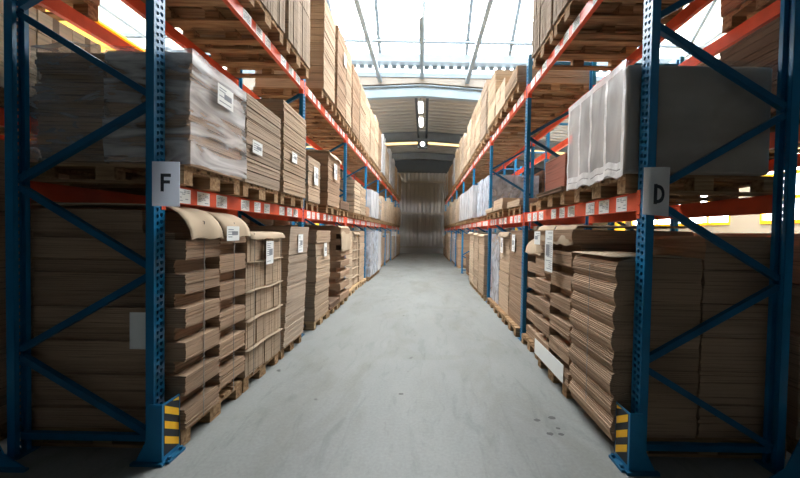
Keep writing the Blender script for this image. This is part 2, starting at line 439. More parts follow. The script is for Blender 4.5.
def label_mesh(w, h, s, seed):
    """paper tag facing the aisle (normal -s in x), origin at its back"""
    r = random.Random(seed); m = MB(); m.box((0, -w / 2, -h / 2), (-s * .002, w / 2, h / 2), 0)
    z = h / 2 - .012
    while z > -h / 2 + .02:
        y = -w / 2 + .012
        while y < w / 2 - .03:
            l = r.uniform(.012, .05)
            if r.random() < .6: m.box((-s * .002, y, z - .006), (-s * .0026, min(y + l, w / 2 - .012), z), 1)
            y += l + .008
        z -= .013
    return m.mesh('location_label', [M['paper'], M['inkpale']])
LM = {(s, i): label_mesh(.16 if i % 3 else .14, .115, s, i) for s in (-1, 1) for i in range(5)}
BEAM_MB = {}
def beam(s, k, x, front, ztop, label, nl, group):
    """x: world X of the beam's aisle-side face; front: labels on it"""
    t = thing('rack_beam', (x, YL(k) + PW, ztop), label, 'rack beam', group); t['kind'] = 'thing'
    L = BAY - PW; face = s * .0
    if (s, front) not in BEAM_MB:
        m = MB(); m.box((0, .004, -.14), (s * .05, L - .004, -.02)); m.box((s * .022, .004, -.02), (s * .05, L - .004, 0))
        c = []
        for ya, yb in ((.001, .006), (L - .006, L - .001)):
            q = MB(); q.box((0, ya, -.2), (s * .06, yb, .01))
            sg = -1 if ya < .1 else 1; ye = ya if sg < 0 else yb
            if front: q.box((-s * .004, ye - sg * .004, -.2), (-s * .001, ye + sg * .034, .01))
            if front:
                for zz in (-.17, -.1, -.03): q.tube((-s * .009, ye + sg * .018, zz), (-s * .004, ye + sg * .018, zz), .008, 6)
            c.append(q.mesh('connector', [M['orange']]))
        BEAM_MB[(s, front)] = (m.mesh('beam_profile', [M['orange']]), c)
    me, cs = BEAM_MB[(s, front)]
    o = bpy.data.objects.new('beam_profile', me); COL.objects.link(o); o.parent = t
    for c in cs:
        o = bpy.data.objects.new('connector', c); COL.objects.link(o); o.parent = t
    for i in range(nl):
        o = bpy.data.objects.new('location_label', LM[(s, (i * 2 + k) % 5)]); COL.objects.link(o); o.parent = t
        g = L / 3.; j = i % 3; b = i // 3
        o.location = (0, .2 + b * g + j * .235 + R.uniform(-.02, .02), -.078)
    return t
for s in (-1, 1):
    for k in range(NB + 1):
        lab = 'blue perforated upright frame at front end of the %s rack' % SIDE[s] if k == 0 else \
            'blue perforated upright frame, %s from the front of the %s rack' % (ORD[k], SIDE[s])
        frame(s, k, s * AP[s], s < 0, lab, 'upright frames of the %s rack' % SIDE[s])
    for k in range(NB):
        for lv, nm in ((2, 'lower'), (3, 'upper')):
            beam(s, k, s * AP[s], True, LV[lv], 'orange %s beam along the aisle, %s rack, %s bay from the front' % (nm, SIDE[s], ORD[k]), 9 if k < 4 else 3, 'aisle beams of the %s rack' % SIDE[s])
            if k < 6:
                beam(s, k, s * (AP[s] + FD - .054), False, LV[lv], 'orange %s beam at the rear of the %s rack, %s bay from the front' % (nm, SIDE[s], ORD[k]), 0, 'rear beams of the %s rack' % SIDE[s])
# second row standing back to back with each rack
XB = {-1: 1.93 + FD + .3, 1: 1.58 + FD + .3}
BLV = {2: 2.6, 3: 3.72}
for s in (-1, 1):
    for k in range(5):
        frame(s, k, s * XB[s], s < 0, 'blue upright frame in the row behind the %s rack, %s from the front' % (SIDE[s], ORD[k]), 'frames of the row behind the %s rack' % SIDE[s])
    for k in range(4):
        for lv, nm in ((2, 'lower'), (3, 'upper')):
            for d, w in ((.004, 'near'), (FD - .054, 'far')):
                beam(s, k, s * (XB[s] + d), False, BLV[lv], 'orange %s %s-side beam, row behind the %s rack, %s bay' % (nm, w, SIDE[s], ORD[k]), 0, 'beams of the row behind the %s rack' % SIDE[s])

# ------------------------------------------------------------------ pallets
def pallet_meshes(mat):
    L = []
    d = MB()
    for yc, w in ((-.328, .145), (-.165, .10), (0, .145), (.165, .10), (.328, .145)): d.box((-.6, yc - w / 2, .122), (.6, yc + w / 2, .144))
    L.append(('top_deck', d.mesh('top_deck', [mat])))
    for x in (-.528, 0, .528):
        st = MB(); st.box((x - .072, -.4, .1), (x + .072, .4, .122)); L.append(('cross_board', st.mesh('cross_board', [mat])))
    for y, w in ((-.35, .1), (0, .145), (.35, .1)):
        q = MB(); q.box((-.6, y - w / 2, 0), (.6, y + w / 2, .022)); L.append(('bottom_runner', q.mesh('bottom_runner', [mat])))
    for y, w in ((-.35, .1), (0, .145), (.35, .1)):
        for x in (-.528, 0, .528):
            q = MB(); q.box((x - .072, y - w / 2, .022), (x + .072, y + w / 2, .1)); L.append(('block', q.mesh('block', [mat])))
    return L
PMESH = {'wood': pallet_meshes(M['wood']), 'woodlight': pallet_meshes(M['woodlight'])}
def simple_pallet(mat):
    L = [('top_deck', PMESH[mat][0][1])]
    q = MB()
    for x in (-.528, 0, .528): q.box((x - .072, -.4, .1), (x + .072, .4, .122))
    for y, w in ((-.35, .1), (0, .145), (.35, .1)):
        q.box((-.6, y - w / 2, 0), (.6, y + w / 2, .022))
        for x in (-.528, 0, .528): q.box((x - .072, y - w / 2, .022), (x + .072, y + w / 2, .1))
    L.append(('underframe', q.mesh('underframe', [M[mat]]))); return L
PSIMP = {'wood': simple_pallet('wood'), 'woodlight': simple_pallet('woodlight')}
def pallet(x, y, z, full, label, mat, group, w=.8):
    t = thing('wooden_pallet', (x, y, z), label, 'pallet', group)
    t.scale = (1, w / .8, 1)
    for nm, me in (PMESH if full else PSIMP)[mat]:
        o = bpy.data.objects.new(nm, me); COL.objects.link(o); o.parent = t
    return t

# ------------------------------------------------------------------ loads
class Load:
    def __init__(self, name, s, A, y0, y1, z, label, cat, group, dep=1.2):
        self.s = s; self.A = A; self.w = y1 - y0; self.D = dep
        self.t = thing(name, (s * (A + .6), y0, z), label, cat, group)
    def P(self, u, v, z): return (self.s * (u - .6), v, z)
    def box(self, m, u0, u1, v0, v1, z0, z1, mi=0): m.box(self.P(u0, v0, z0), self.P(u1, v1, z1), mi)
    def part(self, name, m, mats, smooth=False): return m.build(name, mats, self.t, smooth)
    def sheets(self, u0, u1, v0, v1, z0, z1, n, j=.004, shear=(0, 0)):
        m = MB(); dz = (z1 - z0) / n
        for i in range(n):
            a, b, c, d = [R.uniform(-j, j) for _ in range(4)]; f = i / max(1, n - 1)
            du, dv = shear[0] * f, shear[1] * f
            self.box(m, u0 + a + du, u1 + b + du, v0 + c + dv, v1 + d + dv, z0 + i * dz, z0 + (i + 1) * dz - .0012)
        return m
    def cover(self, z, u0, u1, v0, v1, drop, mat, curl=.0, nm='cover_sheet', wave=.012, reach=.05):
        """sheet lying on top whose aisle edge hangs over"""
        m = MB(); rows = []; nu, nv = 14, 8
        ph = R.uniform(0, 6)
        for i in range(nu + 1):
            f = i / nu; r = []
            for j in range(nv + 1):
                g = j / nv; v = v0 + (v1 - v0) * g
                if f < .35:      # hanging part
                    a = 1 - f / .35; ang = min(1, a * 1.3)
                    u = u0 - .03 + reach * (1 - math.sin(a * math.pi / 2)); zz = z - drop * a ** 1.7
                    u -= .015 * a * (1 + math.sin(ph + g * 7))
                else:
                    u = u0 - .03 + reach + (u1 - u0 - reach + .03) * (f - .35) / .65; zz = z
                zz += wave * abs(math.sin(ph + g * 6 + f * 3)) + curl * (1 - g) * f
                r.append(self.P(u, v, zz))
            rows.append(r)
        m.sheet(rows, .006); return self.part(nm, m, M[mat], True)
    def straps(self, z0, z1, vs, zs=(), u=-.002, depth=None):
        D = depth or self.D
        for v in vs:
            m = MB(); self.box(m, u - .002, u, v - .004, v + .004, z0, z1); self.box(m, u, D, v - .004, v + .004, z1, z1 + .002)
            self.part('strap', m, M['strap'])
        for z in zs:
            m = MB(); self.box(m, u - .002, u, -.002, self.w, z - .007, z + .007); self.box(m, u - .002, D, -.004, -.002, z - .007, z + .007)
            self.part('strap', m, M['strap'])
    def tagpaper(self, u, v, z, w, h, name='address_label', bend=0.):
        m = MB(); rows = []
        self.box(m, u - .003, u - .0015, v - w / 2, v + w / 2, z - h / 2, z + h / 2, 0)
        r = random.Random(int(v * 1000 + z * 77)); zz = z + h / 2 - .025
        while zz > z - h / 2 + .03:
            l = r.uniform(.3, .8) * w; 
            if r.random() < .75: self.box(m, u - .0036, u - .003, v - w / 2 + .02, v - w / 2 + .02 + l, zz - .008, zz, 1)
            zz -= .022
        self.box(m, u - .0036, u - .003, v - w * .1, v + w * .38, z - h * .12, z + h * .16, 1)
        return self.part(name, m, [M['paper'], M['inkpale']])
    def film(self, h, mat, u0=-.02, u1=None, v0=-.015, v1=None, z0=.014, wr=.012, nm='stretch_film', taper=0., top=True):
        u1 = self.D + .015 if u1 is None else u1; v1 = self.w + .015 if v1 is None else v1
        m = MB(); n = 14; sd = R.uniform(0, 50)
        def pt(a, b, face):
            if face == 'u': p = [u0, v0 + (v1 - v0) * a, z0 + (h - z0) * b]
            elif face == 'U': p = [u1, v0 + (v1 - v0) * a, z0 + (h - z0) * b]
            elif face == 'v': p = [u0 + (u1 - u0) * a, v0, z0 + (h - z0) * b]
            elif face == 'V': p = [u0 + (u1 - u0) * a, v1, z0 + (h - z0) * b]
            else: p = [u0 + (u1 - u0) * a, v0 + (v1 - v0) * b, h]
            q = Vector((p[0] * 5 + sd, p[1] * 5, p[2] * 3))
            p[0] += wr * noise.noise(q); p[1] += wr * noise.noise(q + Vector((9, 3, 1))); p[2] = max(.003, p[2] + wr * noise.noise(q + Vector((1, 7, 5))))
            return self.P(*p)
        for fc in 'uUvV' + ('t' if top else ''):
            base = len(m.v)
            for i in range(n + 1):
                for j in range(n + 1): m.v.append(pt(i / n, j / n, fc))
            for i in range(n):
                for j in range(n):
                    a = base + i * (n + 1) + j; m.f.append((a, a + n + 1, a + n + 2, a + 1)); m.m.append(0)
        return self.part(nm, m, M[mat], True)

def staggered(L, h, mat, cols=2, pitch=.245, cover=True, n=10, label=True, phase=(0, .5), near=True):
    cw = L.w / cols
    for c in range(cols):
        z = 0; i = 0
        ph = phase[c % len(phase)]
        top = h - (.2 if cover else 0)
        big, small = pitch * .58, pitch * .42
        seq = [big, small] if ph < .25 else [small, big]
        while z < top - .02:
            hh = min(seq[i % 2], top - z); wide = (seq[i % 2] == big)
            v0 = c * cw + (.0 if wide else .035) + .004; v1 = (c + 1) * cw - (.0 if wide else .02) - .004
            u0 = 0 if wide else .11
            m = L.sheets(u0, L.D, v0, v1, z, z + hh, max(2, int(n * hh / .15)), .005 if near else .003)
            L.part('bundle', m, M[mat]); z += hh; i += 1
    if cover:
        L.part('bundle', L.sheets(.34, L.D, .02, L.w - .02, h - .2, h - .03, 8), M[mat])
        L.cover(h - .0, .0, L.D, -.0, cw * .98, .25, 'sheet', wave=.02, reach=.22)
        L.cover(h - .012, .0, L.D, cw, L.w, .22, 'sheet', wave=.01, reach=.2)
def layered(L, h, mat, tiers=6, per=10, j=.006, shear=(0, 0), off=.014, gap=.010, cols=1, top=None):
    hh = h / tiers; cw = L.w / cols
    for c in range(cols):
        for i in range(tiers):
            a, b = R.uniform(-off, off), R.uniform(-off, off) * .6
            f0 = i / tiers
            du, dv = shear[0] * f0, shear[1] * f0
            m = L.sheets(max(0, a) + du, L.D + min(0, a), max(.004, b) + c * cw + dv, (c + 1) * cw - .006 + min(0, b) + dv, i * hh, (i + 1) * hh - gap, per, j, (shear[0] / tiers, shear[1] / tiers))
            L.part('bundle', m, M[mat])
    if top: L.cover(h + .004, .0, L.D, 0, L.w, .05, top)
def gridded(L, h, mat, tiers=4, nv=4, nu=2, sep=True, cov='sheet'):
    """bundles standing on edge in rows, a separator sheet between the rows"""
    hh = h / tiers
    for i in range(tiers):
        for j in range(nv):
            v0, v1 = L.w * j / nv + .004, L.w * (j + 1) / nv - .004; e = R.uniform(0, .015)
            m = MB()
            q = 6; 
            for t in range(q):
                a, b = v0 + (v1 - v0) * t / q, v0 + (v1 - v0) * (t + 1) / q - .002
                L.box(m, e + R.uniform(0, .006), L.D, a, b, i * hh + .006, (i + 1) * hh - .012 - R.uniform(0, .008))
            L.part('bundle', m, M[mat])
        if sep and i > 0:
            m = MB(); rows = []
            for a in range(5):
                rows.append([L.P(-.025 + (L.D + .025) * a / 4, L.w * b / 6, i * hh + .004 - (.012 if a == 0 else 0) - .008 * math.sin(b * 1.3 + i)) for b in range(7)])
            m.sheet(rows, .006); L.part('separator_sheet', m, M['sheet'], True)
    if cov: L.cover(h + .004, .0, L.D, 0, L.w, .07, cov)
def wavy(L, h, mat, D0, D1, tiers, per=12, amp=.03):
    """thick soft stack whose bundles bulge in and out at the aisle edge"""
    hh = h / tiers
    for i in range(tiers):
        m = MB(); o = R.uniform(-.012, .012)
        for t in range(per):
            f = t / per; z0 = i * hh + hh * f; z1 = z0 + hh / per - .002
            a = amp * math.sin(math.pi * f) + o + R.uniform(-.004, .004)
            rows = []
            for q in range(7):
                g = q / 6; u = D0 - a + (D1 - D0 + a) * g
                dz = -.035 * max(0, 1 - g / (.25 if i else .16)) ** 2
                dv = .012 * math.sin(f * math.pi)
                rows.append([L.P(u, v, z1 + dz * 1) for v in (.004 - dv, L.w * .5, L.w - .004)])
            m.sheet(rows, (z1 - z0))
        L.part('bundle', m, M[mat])
def cartons(L, h, mat, nu, nv, nz, tape=True):
    for k in range(nz):
        for j in range(nv):
            for i in range(nu):
                if i > 0 and i < nu - 1: continue
                e = R.uniform(0, .012)
                m = MB(); a, b = L.D * i / nu + e, L.D * (i + 1) / nu - .006
                c, d = L.w * j / nv + .004, L.w * (j + 1) / nv - .004; z0, z1 = h * k / nz, h * (k + 1) / nz - .004
                L.box(m, a, b, c, d, z0, z1)
                if tape: L.box(m, a - .001, b + .001, (c + d) / 2 - .025, (c + d) / 2 + .025, z0 + .01, z1 + .001, 1)
                L.part('carton', m, [M[mat], M['sheet']])

PLC = {1: 'on the floor', 2: 'on the lower beams', 3: 'on the upper beams'}
POS = ['nearest', 'middle', 'farthest']
LOOKS = {
    'staggered': ('cardboard_stack', 'stack', '%s cardboard bundles stacked with gaps'),
    'layered': ('cardboard_stack', 'stack', '%s flat cardboard sheets'),
    'gridded': ('cardboard_stack', 'stack', '%s upright cardboard bundles in rows'),
    'cartons': ('carton_stack', 'stack', '%s closed cartons'),
    'wrapped': ('wrapped_load', 'wrapped load', '%s load in plastic film'),
    'low': ('cardboard_stack', 'stack', 'low pile of %s cardboard'),
}
TINT = {'tan': 'tan', 'brown': 'brown', 'grey': 'greyish', 'pale': 'pale', 'dark': 'dark brown', 'cream': 'cream', 'red': 'reddish', 'whitecard': 'white'}
def put(s, lv, k, pos, kind, h, mat, y0=None, w=.80, look=None, A=None, z=None, pal='wood', rowname=None, detail=None, pallet_on=True, fn=None, dep=1.2, tagp=None, inset=0., **kw):
    """a pallet and the load on it"""
    A = AL[s] if A is None else A
    z = LV[lv] if z is None else z
    y0 = YL(k) + PW + .05 + .9 * pos if y0 is None else y0
    nm, cat, txt = LOOKS[kind if kind in LOOKS else 'layered']
    if kind == 'custom': nm, cat, txt = kw.pop('names')
    lk = look or (txt % TINT[mat])
    where = '%s, %s %s, %s bay, %s place' % (PLC[lv], SIDE[s], rowname or 'rack', ORD[k], POS[pos])
    lab = '%s %s' % (lk, where)
    det = (k < 3) if detail is None else detail
    grp = 'loads %s of the %s %s' % (PLC[lv], SIDE[s], rowname or 'rack')
    if pallet_on:
        pallet(s * (A + .63 + inset), y0 + w / 2, z + .001, det, 'wooden pallet %s, under %s load, %s %s, %s bay' % (PLC[lv], POS[pos], SIDE[s], rowname or 'rack', ORD[k]), pal, 'pallets %s of the %s %s' % (PLC[lv], SIDE[s], rowname or 'rack'), min(w, .84))
        z += .146
    L = Load(nm, s, A, y0, y0 + w, z, lab, cat, grp, dep)
    q = 1 if det else .4
    if fn: fn(L, h)
    elif kind == 'staggered': staggered(L, h, mat, n=max(3, int(10 * q)), near=det, **kw)
    elif kind == 'layered': layered(L, h, mat, per=max(3, int(kw.pop('per', 10) * q)), **kw)
    elif kind == 'low': layered(L, h, mat, tiers=kw.pop('tiers', 1), per=6, **kw)
    elif kind == 'gridded': gridded(L, h, mat, **kw)
    elif kind == 'cartons': cartons(L, h, mat, kw.pop('nu', 3), kw.pop('nv', 2), kw.pop('nz', 4), **kw)
    elif kind == 'wrapped':
        fm = kw.pop('film', 'film'); layered(L, h, mat, per=max(3, int(8 * q)), **kw); L.film(h + .02, fm)
    if tagp:
        for (v, zz, ww, hh) in tagp: L.tagpaper(-.028, v, zz, ww, hh)
    return L

# ---- left rack, on the floor
def f(L, h):
    staggered(L, h, 'brown', cols=2, n=10, pitch=.26)
    L.straps(0, h - .1, (.2, .62), u=-.008)
    L.tagpaper(-.066, .50, h - .2, .19, .13)
    m = MB(); m.box(L.P(.26, -.012, .62), L.P(.41, -.010, .90)); L.part('paper_notice', m, M['paper'])
put(-1, 1, 0, 0, 'custom', 1.70, 'brown', 2.45, .83, fn=f, names=('cardboard_stack', 'stack', ''), look='brown cardboard bundles under curled pale sheets,')
def f(L, h):
    gridded(L, h, 'tan', 5, 4); L.tagpaper(-.04, .40, h - .22, .17, .26); L.straps(0, h, (.1, .74), u=-.022)
put(-1, 1, 0, 1, 'custom', 1.50, 'tan', 3.31, .80, fn=f, names=('cardboard_stack', 'stack', ''), look='tan upright bundles between protruding sheets,')
def f(L, h):
    layered(L, h, 'grey', 4, 16, shear=(0, .19), off=.004); L.tagpaper(-.012, .52, h - .25, .18, .26)
put(-1, 1, 0, 2, 'custom', 1.60, 'grey', 4.19, .70, fn=f, names=('cardboard_stack', 'stack', ''), look='greyish stack leaning backwards,')
put(-1, 1, 1, 0, 'layered', 1.55, 'tan', 5.45, .8, tiers=7, per=8, off=.03, pal='woodlight', tagp=[(.4, 1.2, .15, .24)])
put(-1, 1, 1, 1, 'low', .12, 'dark', 6.27, .72, pal='woodlight')
def f(L, h):
    staggered(L, h, 'brown', cols=1, n=9, cover=False); L.cover(h, .02, L.D, 0, L.w, .55, 'sheet', wave=.01)
put(-1, 1, 1, 2, 'custom', 1.64, 'brown', 7.03, .84, fn=f, names=('cardboard_stack', 'stack', ''), look='brown gapped bundles under drooping pale sheet,', pal='woodlight')
put(-1, 1, 2, 0, 'layered', 1.55, 'pale', tiers=5, A=1.95, inset=-.1, pal='woodlight')
put(-1, 1, 2, 1, 'gridded', 1.5, 'tan', tiers=6, nv=3, A=1.97, inset=-.1, pal='woodlight')
put(-1, 1, 2, 2, 'layered', 1.56, 'tan', tiers=8, A=1.95, inset=-.1, pal='woodlight')
put(-1, 1, 3, 0, 'wrapped', 1.5, 'grey', film='filmb', tiers=5)
put(-1, 1, 3, 1, 'wrapped', 1.55, 'whitecard', film='filmb', tiers=5)
put(-1, 1, 3, 2, 'wrapped', 1.5, 'grey', film='filmw', tiers=5)
# ---- left rack, lower beams
def f(L, h):
    # two columns of irregular dark sheets, plastic film on the aisle face and a loose bag at the rear
    m1 = 5
    for c, (u0, u1, hh) in enumerate(((0, .62, h), (.64, 1.16, h - .02))):
        for i in range(7):
            a = R.uniform(-.02, .02)
            m = L.sheets(u0 + (max(0, a) if c == 0 else a * .5), u1, max(.0, R.uniform(-.03, .03)) + .012, L.w - .01, hh * i / 7, hh * (i + 1) / 7 - .004, 6, .012)
            L.part('bundle', m, M['brown'])
    L.film(h + .015, 'filmglare', u0=-.025, u1=.63, v0=-.005, wr=.02)
    L.film(h + .03, 'film', u0=.635, u1=1.2, v0=-.002, v1=L.w, wr=.035, nm='plastic_bag')
    L.tagpaper(-.05, .38, h - .2, .22, .17)
put(-1, 2, 0, 0, 'custom', .86, 'brown', 2.475, .74, fn=f, names=('wrapped_load', 'wrapped load', ''), look='uneven brown sheets in clear film,')
def f(L, h): layered(L, h, 'grey', 7, 7, off=.008); L.tagpaper(-.02, .18, .38, .2, .13)
put(-1, 2, 0, 1, 'custom', .90, 'grey', 3.28, .78, fn=f, names=('cardboard_stack', 'stack', ''), look='greyish sheets lower than those behind,')
def f(L, h): layered(L, h, 'tan', 8, 7, off=.006); L.tagpaper(-.02, .3, .5, .17, .14)
put(-1, 2, 0, 2, 'custom', 1.18, 'tan', 4.14, .78, fn=f, names=('cardboard_stack', 'stack', ''), look='tan sheets taller than their neighbour,')
put(-1, 2, 1, 0, 'layered', .75, 'tan', 5.3, .6, tiers=3, A=1.9, tagp=[(.3, .45, .2, .3)])
def f(L, h):
    layered(L, h, 'brown', 4, 10, off=.006); L.cover(h + .005, .0, L.D, -.0, L.w, .08, 'sheet', wave=.03); L.tagpaper(-.03, .4, h - .3, .2, .3)
put(-1, 2, 1, 1, 'custom', .98, 'brown', 6.05, .85, fn=f, names=('cardboard_stack', 'stack', ''), look='brown sheets with flared top sheet,')
put(-1, 2, 1, 2, 'low', .2, 'dark', 7.0)
put(-1, 2, 2, 0, 'layered', .84, 'pale', 8.35, tiers=9, per=4, off=.02, gap=.014)
put(-1, 2, 2, 1, 'layered', .8, 'pale', 9.2, .8, tiers=8, off=.02, gap=.012)
put(-1, 2, 2, 2, 'low', .3, 'brown', 10.08, .6)
put(-1, 2, 3, 0, 'wrapped', .9, 'whitecard', film='filmw', tiers=4)
put(-1, 2, 3, 1, 'wrapped', .95, 'whitecard', film='filmw', tiers=4)
put(-1, 2, 3, 2, 'wrapped', .8, 'grey', film='film', tiers=4)
# ---- left rack, upper beams
for p, (h, mt) in enumerate(((1.5, 'grey'), (1.55, 'grey'), (1.5, 'grey'))):
    put(-1, 3, 0, p, 'gridded', h, mt, tiers=2, nv=5, sep=False, cov=None)
put(-1, 3, 1, 0, 'layered', 1.58, 'tan', 5.72, .7, tiers=12, per=4, off=.004)
put(-1, 3, 1, 1, 'layered', 1.66, 'brown', 6.6, .7, tiers=7, tagp=[(.5, 1.2, .2, .25)])
put(-1, 3, 1, 2, 'layered', 1.68, 'tan', 7.34, .54, tiers=7)
for k in (2, 3):
    for p in range(3):
        put(-1, 3, k, p, 'layered', R.uniform(1.55, 1.72), ['tan', 'pale', 'brown'][(p + k) % 3], tiers=8, A=1.8 + R.uniform(0, .04))
# ---- right rack, on the floor
def f(L, h):
    wavy(L, 1.38, 'brown', 0, .64, 8)
    for i in range(6):
        m = L.sheets(.67, 1.2, 0.01, L.w, 1.56 * i / 6, 1.56 * (i + 1) / 6 - .006, 9, .006); L.part('bundle', m, M['brown'])
    m = MB(); rows = [[L.P(u, v, 1.383 + .012 * math.sin(u * 5)) for v in (.0, .35, L.w)] for u in (-.02, .1, .3, .5, .66)]
    m.sheet(rows, .006); L.part('cover_sheet', m, M['sheet'], True)
    L.straps(.1, 1.3, (.33,), u=-.04, depth=.1)
put(1, 1, 0, 0, 'custom', 1.5, 'brown', 2.46, .70, fn=f, inset=.11, names=('cardboard_stack', 'stack', ''), look='bulging brown sheets before a taller column,')
def f(L, h):
    staggered(L, h - .06, 'brown', cols=2, n=10, cover=False, phase=(0, .5))
    L.cover(h - .02, .04, L.D, 0.52, L.w, .34, 'sheet', wave=.02); L.cover(h - .03, .04, L.D, 0, .5, .2, 'sheet', wave=.02)
    L.tagpaper(-.075, .78, h - .16, .2, .16); L.tagpaper(-.075, .40, h - .3, .22, .46)
    m = MB(); L.box(m, -.012, -.009, .1, .96, .01, .20); L.part('paper_strip', m, M['paper'])
put(1, 1, 0, 1, 'custom', 1.66, 'brown', 3.22, 1.04, fn=f, names=('cardboard_stack', 'stack', ''), look='gapped brown bundles over white strip,')
put(1, 1, 0, 2, 'staggered', 1.5, 'brown', 4.34, .7, cols=1, A=1.62, inset=-.1)
def f(L, h): layered(L, h, 'brown', 6, 12, off=.006); L.tagpaper(-.02, .5, h - .24, .2, .3)
put(1, 1, 1, 0, 'custom', 1.62, 'brown', 5.3, .8, A=1.62, inset=-.12, fn=f, names=('cardboard_stack', 'stack', ''), look='square-edged brown sheets with white label,')
def f(L, h): layered(L, h, 'tan', 6, 10, off=.01); L.cover(h + .005, 0, L.D, 0, L.w, .09, 'sheet', wave=.03); L.tagpaper(-.05, .4, h - .24, .2, .3)
put(1, 1, 1, 1, 'custom', 1.55, 'tan', 6.15, .8, A=1.62, inset=-.12, fn=f, names=('cardboard_stack', 'stack', ''), look='tan sheets under wavy cover,')
put(1, 1, 1, 2, 'wrapped', 1.52, 'grey', 7.0, .8, film='filmb', tiers=5, A=1.64, inset=-.12)
for p in range(3):
    put(1, 1, 2, p, 'layered', 1.5 + .03 * p, ['tan', 'tan', 'pale'][p], tiers=6, top='sheet', pal='woodlight', A=1.5)
for p in range(3):
    put(1, 1, 3, p, 'low', .3 + .2 * p, 'dark', A=1.75)
# ---- right rack, lower beams
def f(L, h):
    m = MB(); n = 8
    for c, (v0, v1) in enumerate(((0, L.w),)):
        L.box(m, 0, 1.09, v0, v1, 0, h)
    o = L.part('grey_block', m, M['crate'])
    bv = o.modifiers.new('soft_edges', 'BEVEL'); bv.width = .025; bv.segments = 3
    L.film(h + .02, 'filmthin', u0=-.01, u1=1.105, v0=-.018, wr=.008)
    # thicker milky skirt over the aisle face, ragged below
    m = MB(); rows = []
    for i in range(13):
        r = []
        for j in range(13):
            a, b = i / 12, j / 12; q = Vector((a * 6, b * 6, 2))
            z = h + .022 - (h + .045 + .04 * noise.noise(Vector((a * 7, 0, 0)))) * b
            u = -.026 + .010 * noise.noise(q)
            r.append(L.P(u, -.02 + (L.w + .04) * a, z))
        rows.append(r)
    b_ = len(m.v)
    for r in rows: m.v += r
    for i in range(12):
        for j in range(12):
            a = b_ + i * 13 + j; m.f.append((a, a + 13, a + 14, a + 1)); m.m.append(0)
    L.part('plastic_skirt', m, M['filmskin'], True)
    m = MB()
    def surf(a, b):
        q = Vector((a * 6, b * 6, 2)); z = h + .022 - (h + .045 + .04 * noise.noise(Vector((a * 7, 0, 0)))) * b
        return L.P(-.026 + .010 * noise.noise(q) - .004, -.02 + (L.w + .04) * a, z)
    for a in (.0, .25, .5, .72, .96):
        for i in range(24): m.face([surf(a, i / 24), surf(a + .035, i / 24), surf(a + .035, (i + 1) / 24), surf(a, (i + 1) / 24)])
    for b in (.0, .86, .93):
        for i in range(24): m.face([surf(i / 24, b), surf((i + 1) / 24, b), surf((i + 1) / 24, b + .06), surf(i / 24, b + .06)])
    L.part('plastic_fold', m, M['fold'], True)
put(1, 2, 0, 0, 'custom', .81, 'grey', 2.45, .92, fn=f, A=1.5, names=('wrapped_block', 'wrapped load', ''), look='big dark grey block in plastic,')
put(1, 2, 0, 1, 'low', .06, 'dark', 3.5, .8)
put(1, 2, 0, 2, 'cartons', .62, 'red', 4.34, .7, A=1.6, dep=.8, nu=2, nv=1, nz=2, tape=False).t.location.x += .25
put(1, 2, 1, 0, 'low', .12, 'tan', 5.35, A=1.55)
put(1, 2, 1, 1, 'low', .22, 'tan', 6.2)
put(1, 2, 1, 2, 'low', .1, 'pale', 7.05)
put(1, 2, 2, 0, 'wrapped', .95, 'whitecard', film='filmb', tiers=2, A=1.6)
put(1, 2, 2, 1, 'wrapped', 1.0, 'whitecard', film='filmb', tiers=2, A=1.6)
put(1, 2, 2, 2, 'wrapped', .95, 'whitecard', film='filmw', tiers=4)
for p in range(3): put(1, 2, 3, p, 'wrapped', .95 + .04 * p, 'whitecard', film='filmw', tiers=4)
# ---- right rack, upper beams
for p in range(3): put(1, 3, 0, p, 'gridded', 1.6, 'grey', 2.47 + .74 * p, .7, tiers=3, nv=5, sep=False, cov=None)
put(1, 3, 1, 0, 'low', .28, 'tan', 5.35, tiers=3)
put(1, 3, 1, 1, 'cartons', .5, 'tan', 6.2, nz=2, nu=3, nv=2)
put(1, 3, 1, 2, 'layered', 1.05, 'pale', 7.05, tiers=5)
for k in (2, 3):
    for p in range(3): put(1, 3, k, p, 'layered', R.uniform(1.1, 1.6), ['pale', 'tan', 'grey'][(p + k) % 3], tiers=6)
# ---- the far bays of both racks
for s in (-1, 1):
    for k in range(4, NB):
        for lv in (1, 2, 3):
            for p in range(3):
                if s > 0 and lv == 1 and k == 4 and p < 2: continue
                kd, mt, kw = R.choice([('layered', 'brown', dict(tiers=5, per=6)), ('layered', 'tan', dict(tiers=4, per=6)), ('layered', 'grey', dict(tiers=5, per=6)),
                                       ('cartons', 'tan', dict(nz=3)), ('wrapped', 'whitecard', dict(film='filmw', tiers=3))])
                h = {1: R.uniform(1.2, 1.6), 2: R.uniform(.9, 1.3), 3: R.uniform(1.2, 1.7)}[lv]
                if lv == 1 and k < 6: kw['A'] = AP[s] + .03
                put(s, lv, k, p, kd, h, mt, **dict(kw))
# ---- rows behind
for s in (-1, 1):
    for k in range(3):
        for p in range(3):
            A = XB[s] - .05
            mt = ('cream', 'cream', 'pale')[p] if s < 0 else ('dark', 'brown', 'tan')[p]
            kd = 'cartons' if s < 0 else 'layered'
            kw = dict(nz=4, nu=3, nv=3) if s < 0 else dict(tiers=6)
            h = R.uniform(.6, .78) if s < 0 else (.79 if k == 0 else R.uniform(.4, .7))
            put(s, 2, k, p, kd, h, mt, A=A, z=BLV[2], rowname='rear row', detail=False, **kw)
            if k < 2: put(s, 1, k, p, 'layered', 2.2 if s < 0 else 1.6, 'brown', A=A, rowname='rear row', detail=False, tiers=4)

for s in (-1, 1):
    put(s, 3, 0, 0, 'layered', 1.1, 'brown', A=XB[s] - .05, z=BLV[3], rowname='rear row', detail=True, tiers=4)

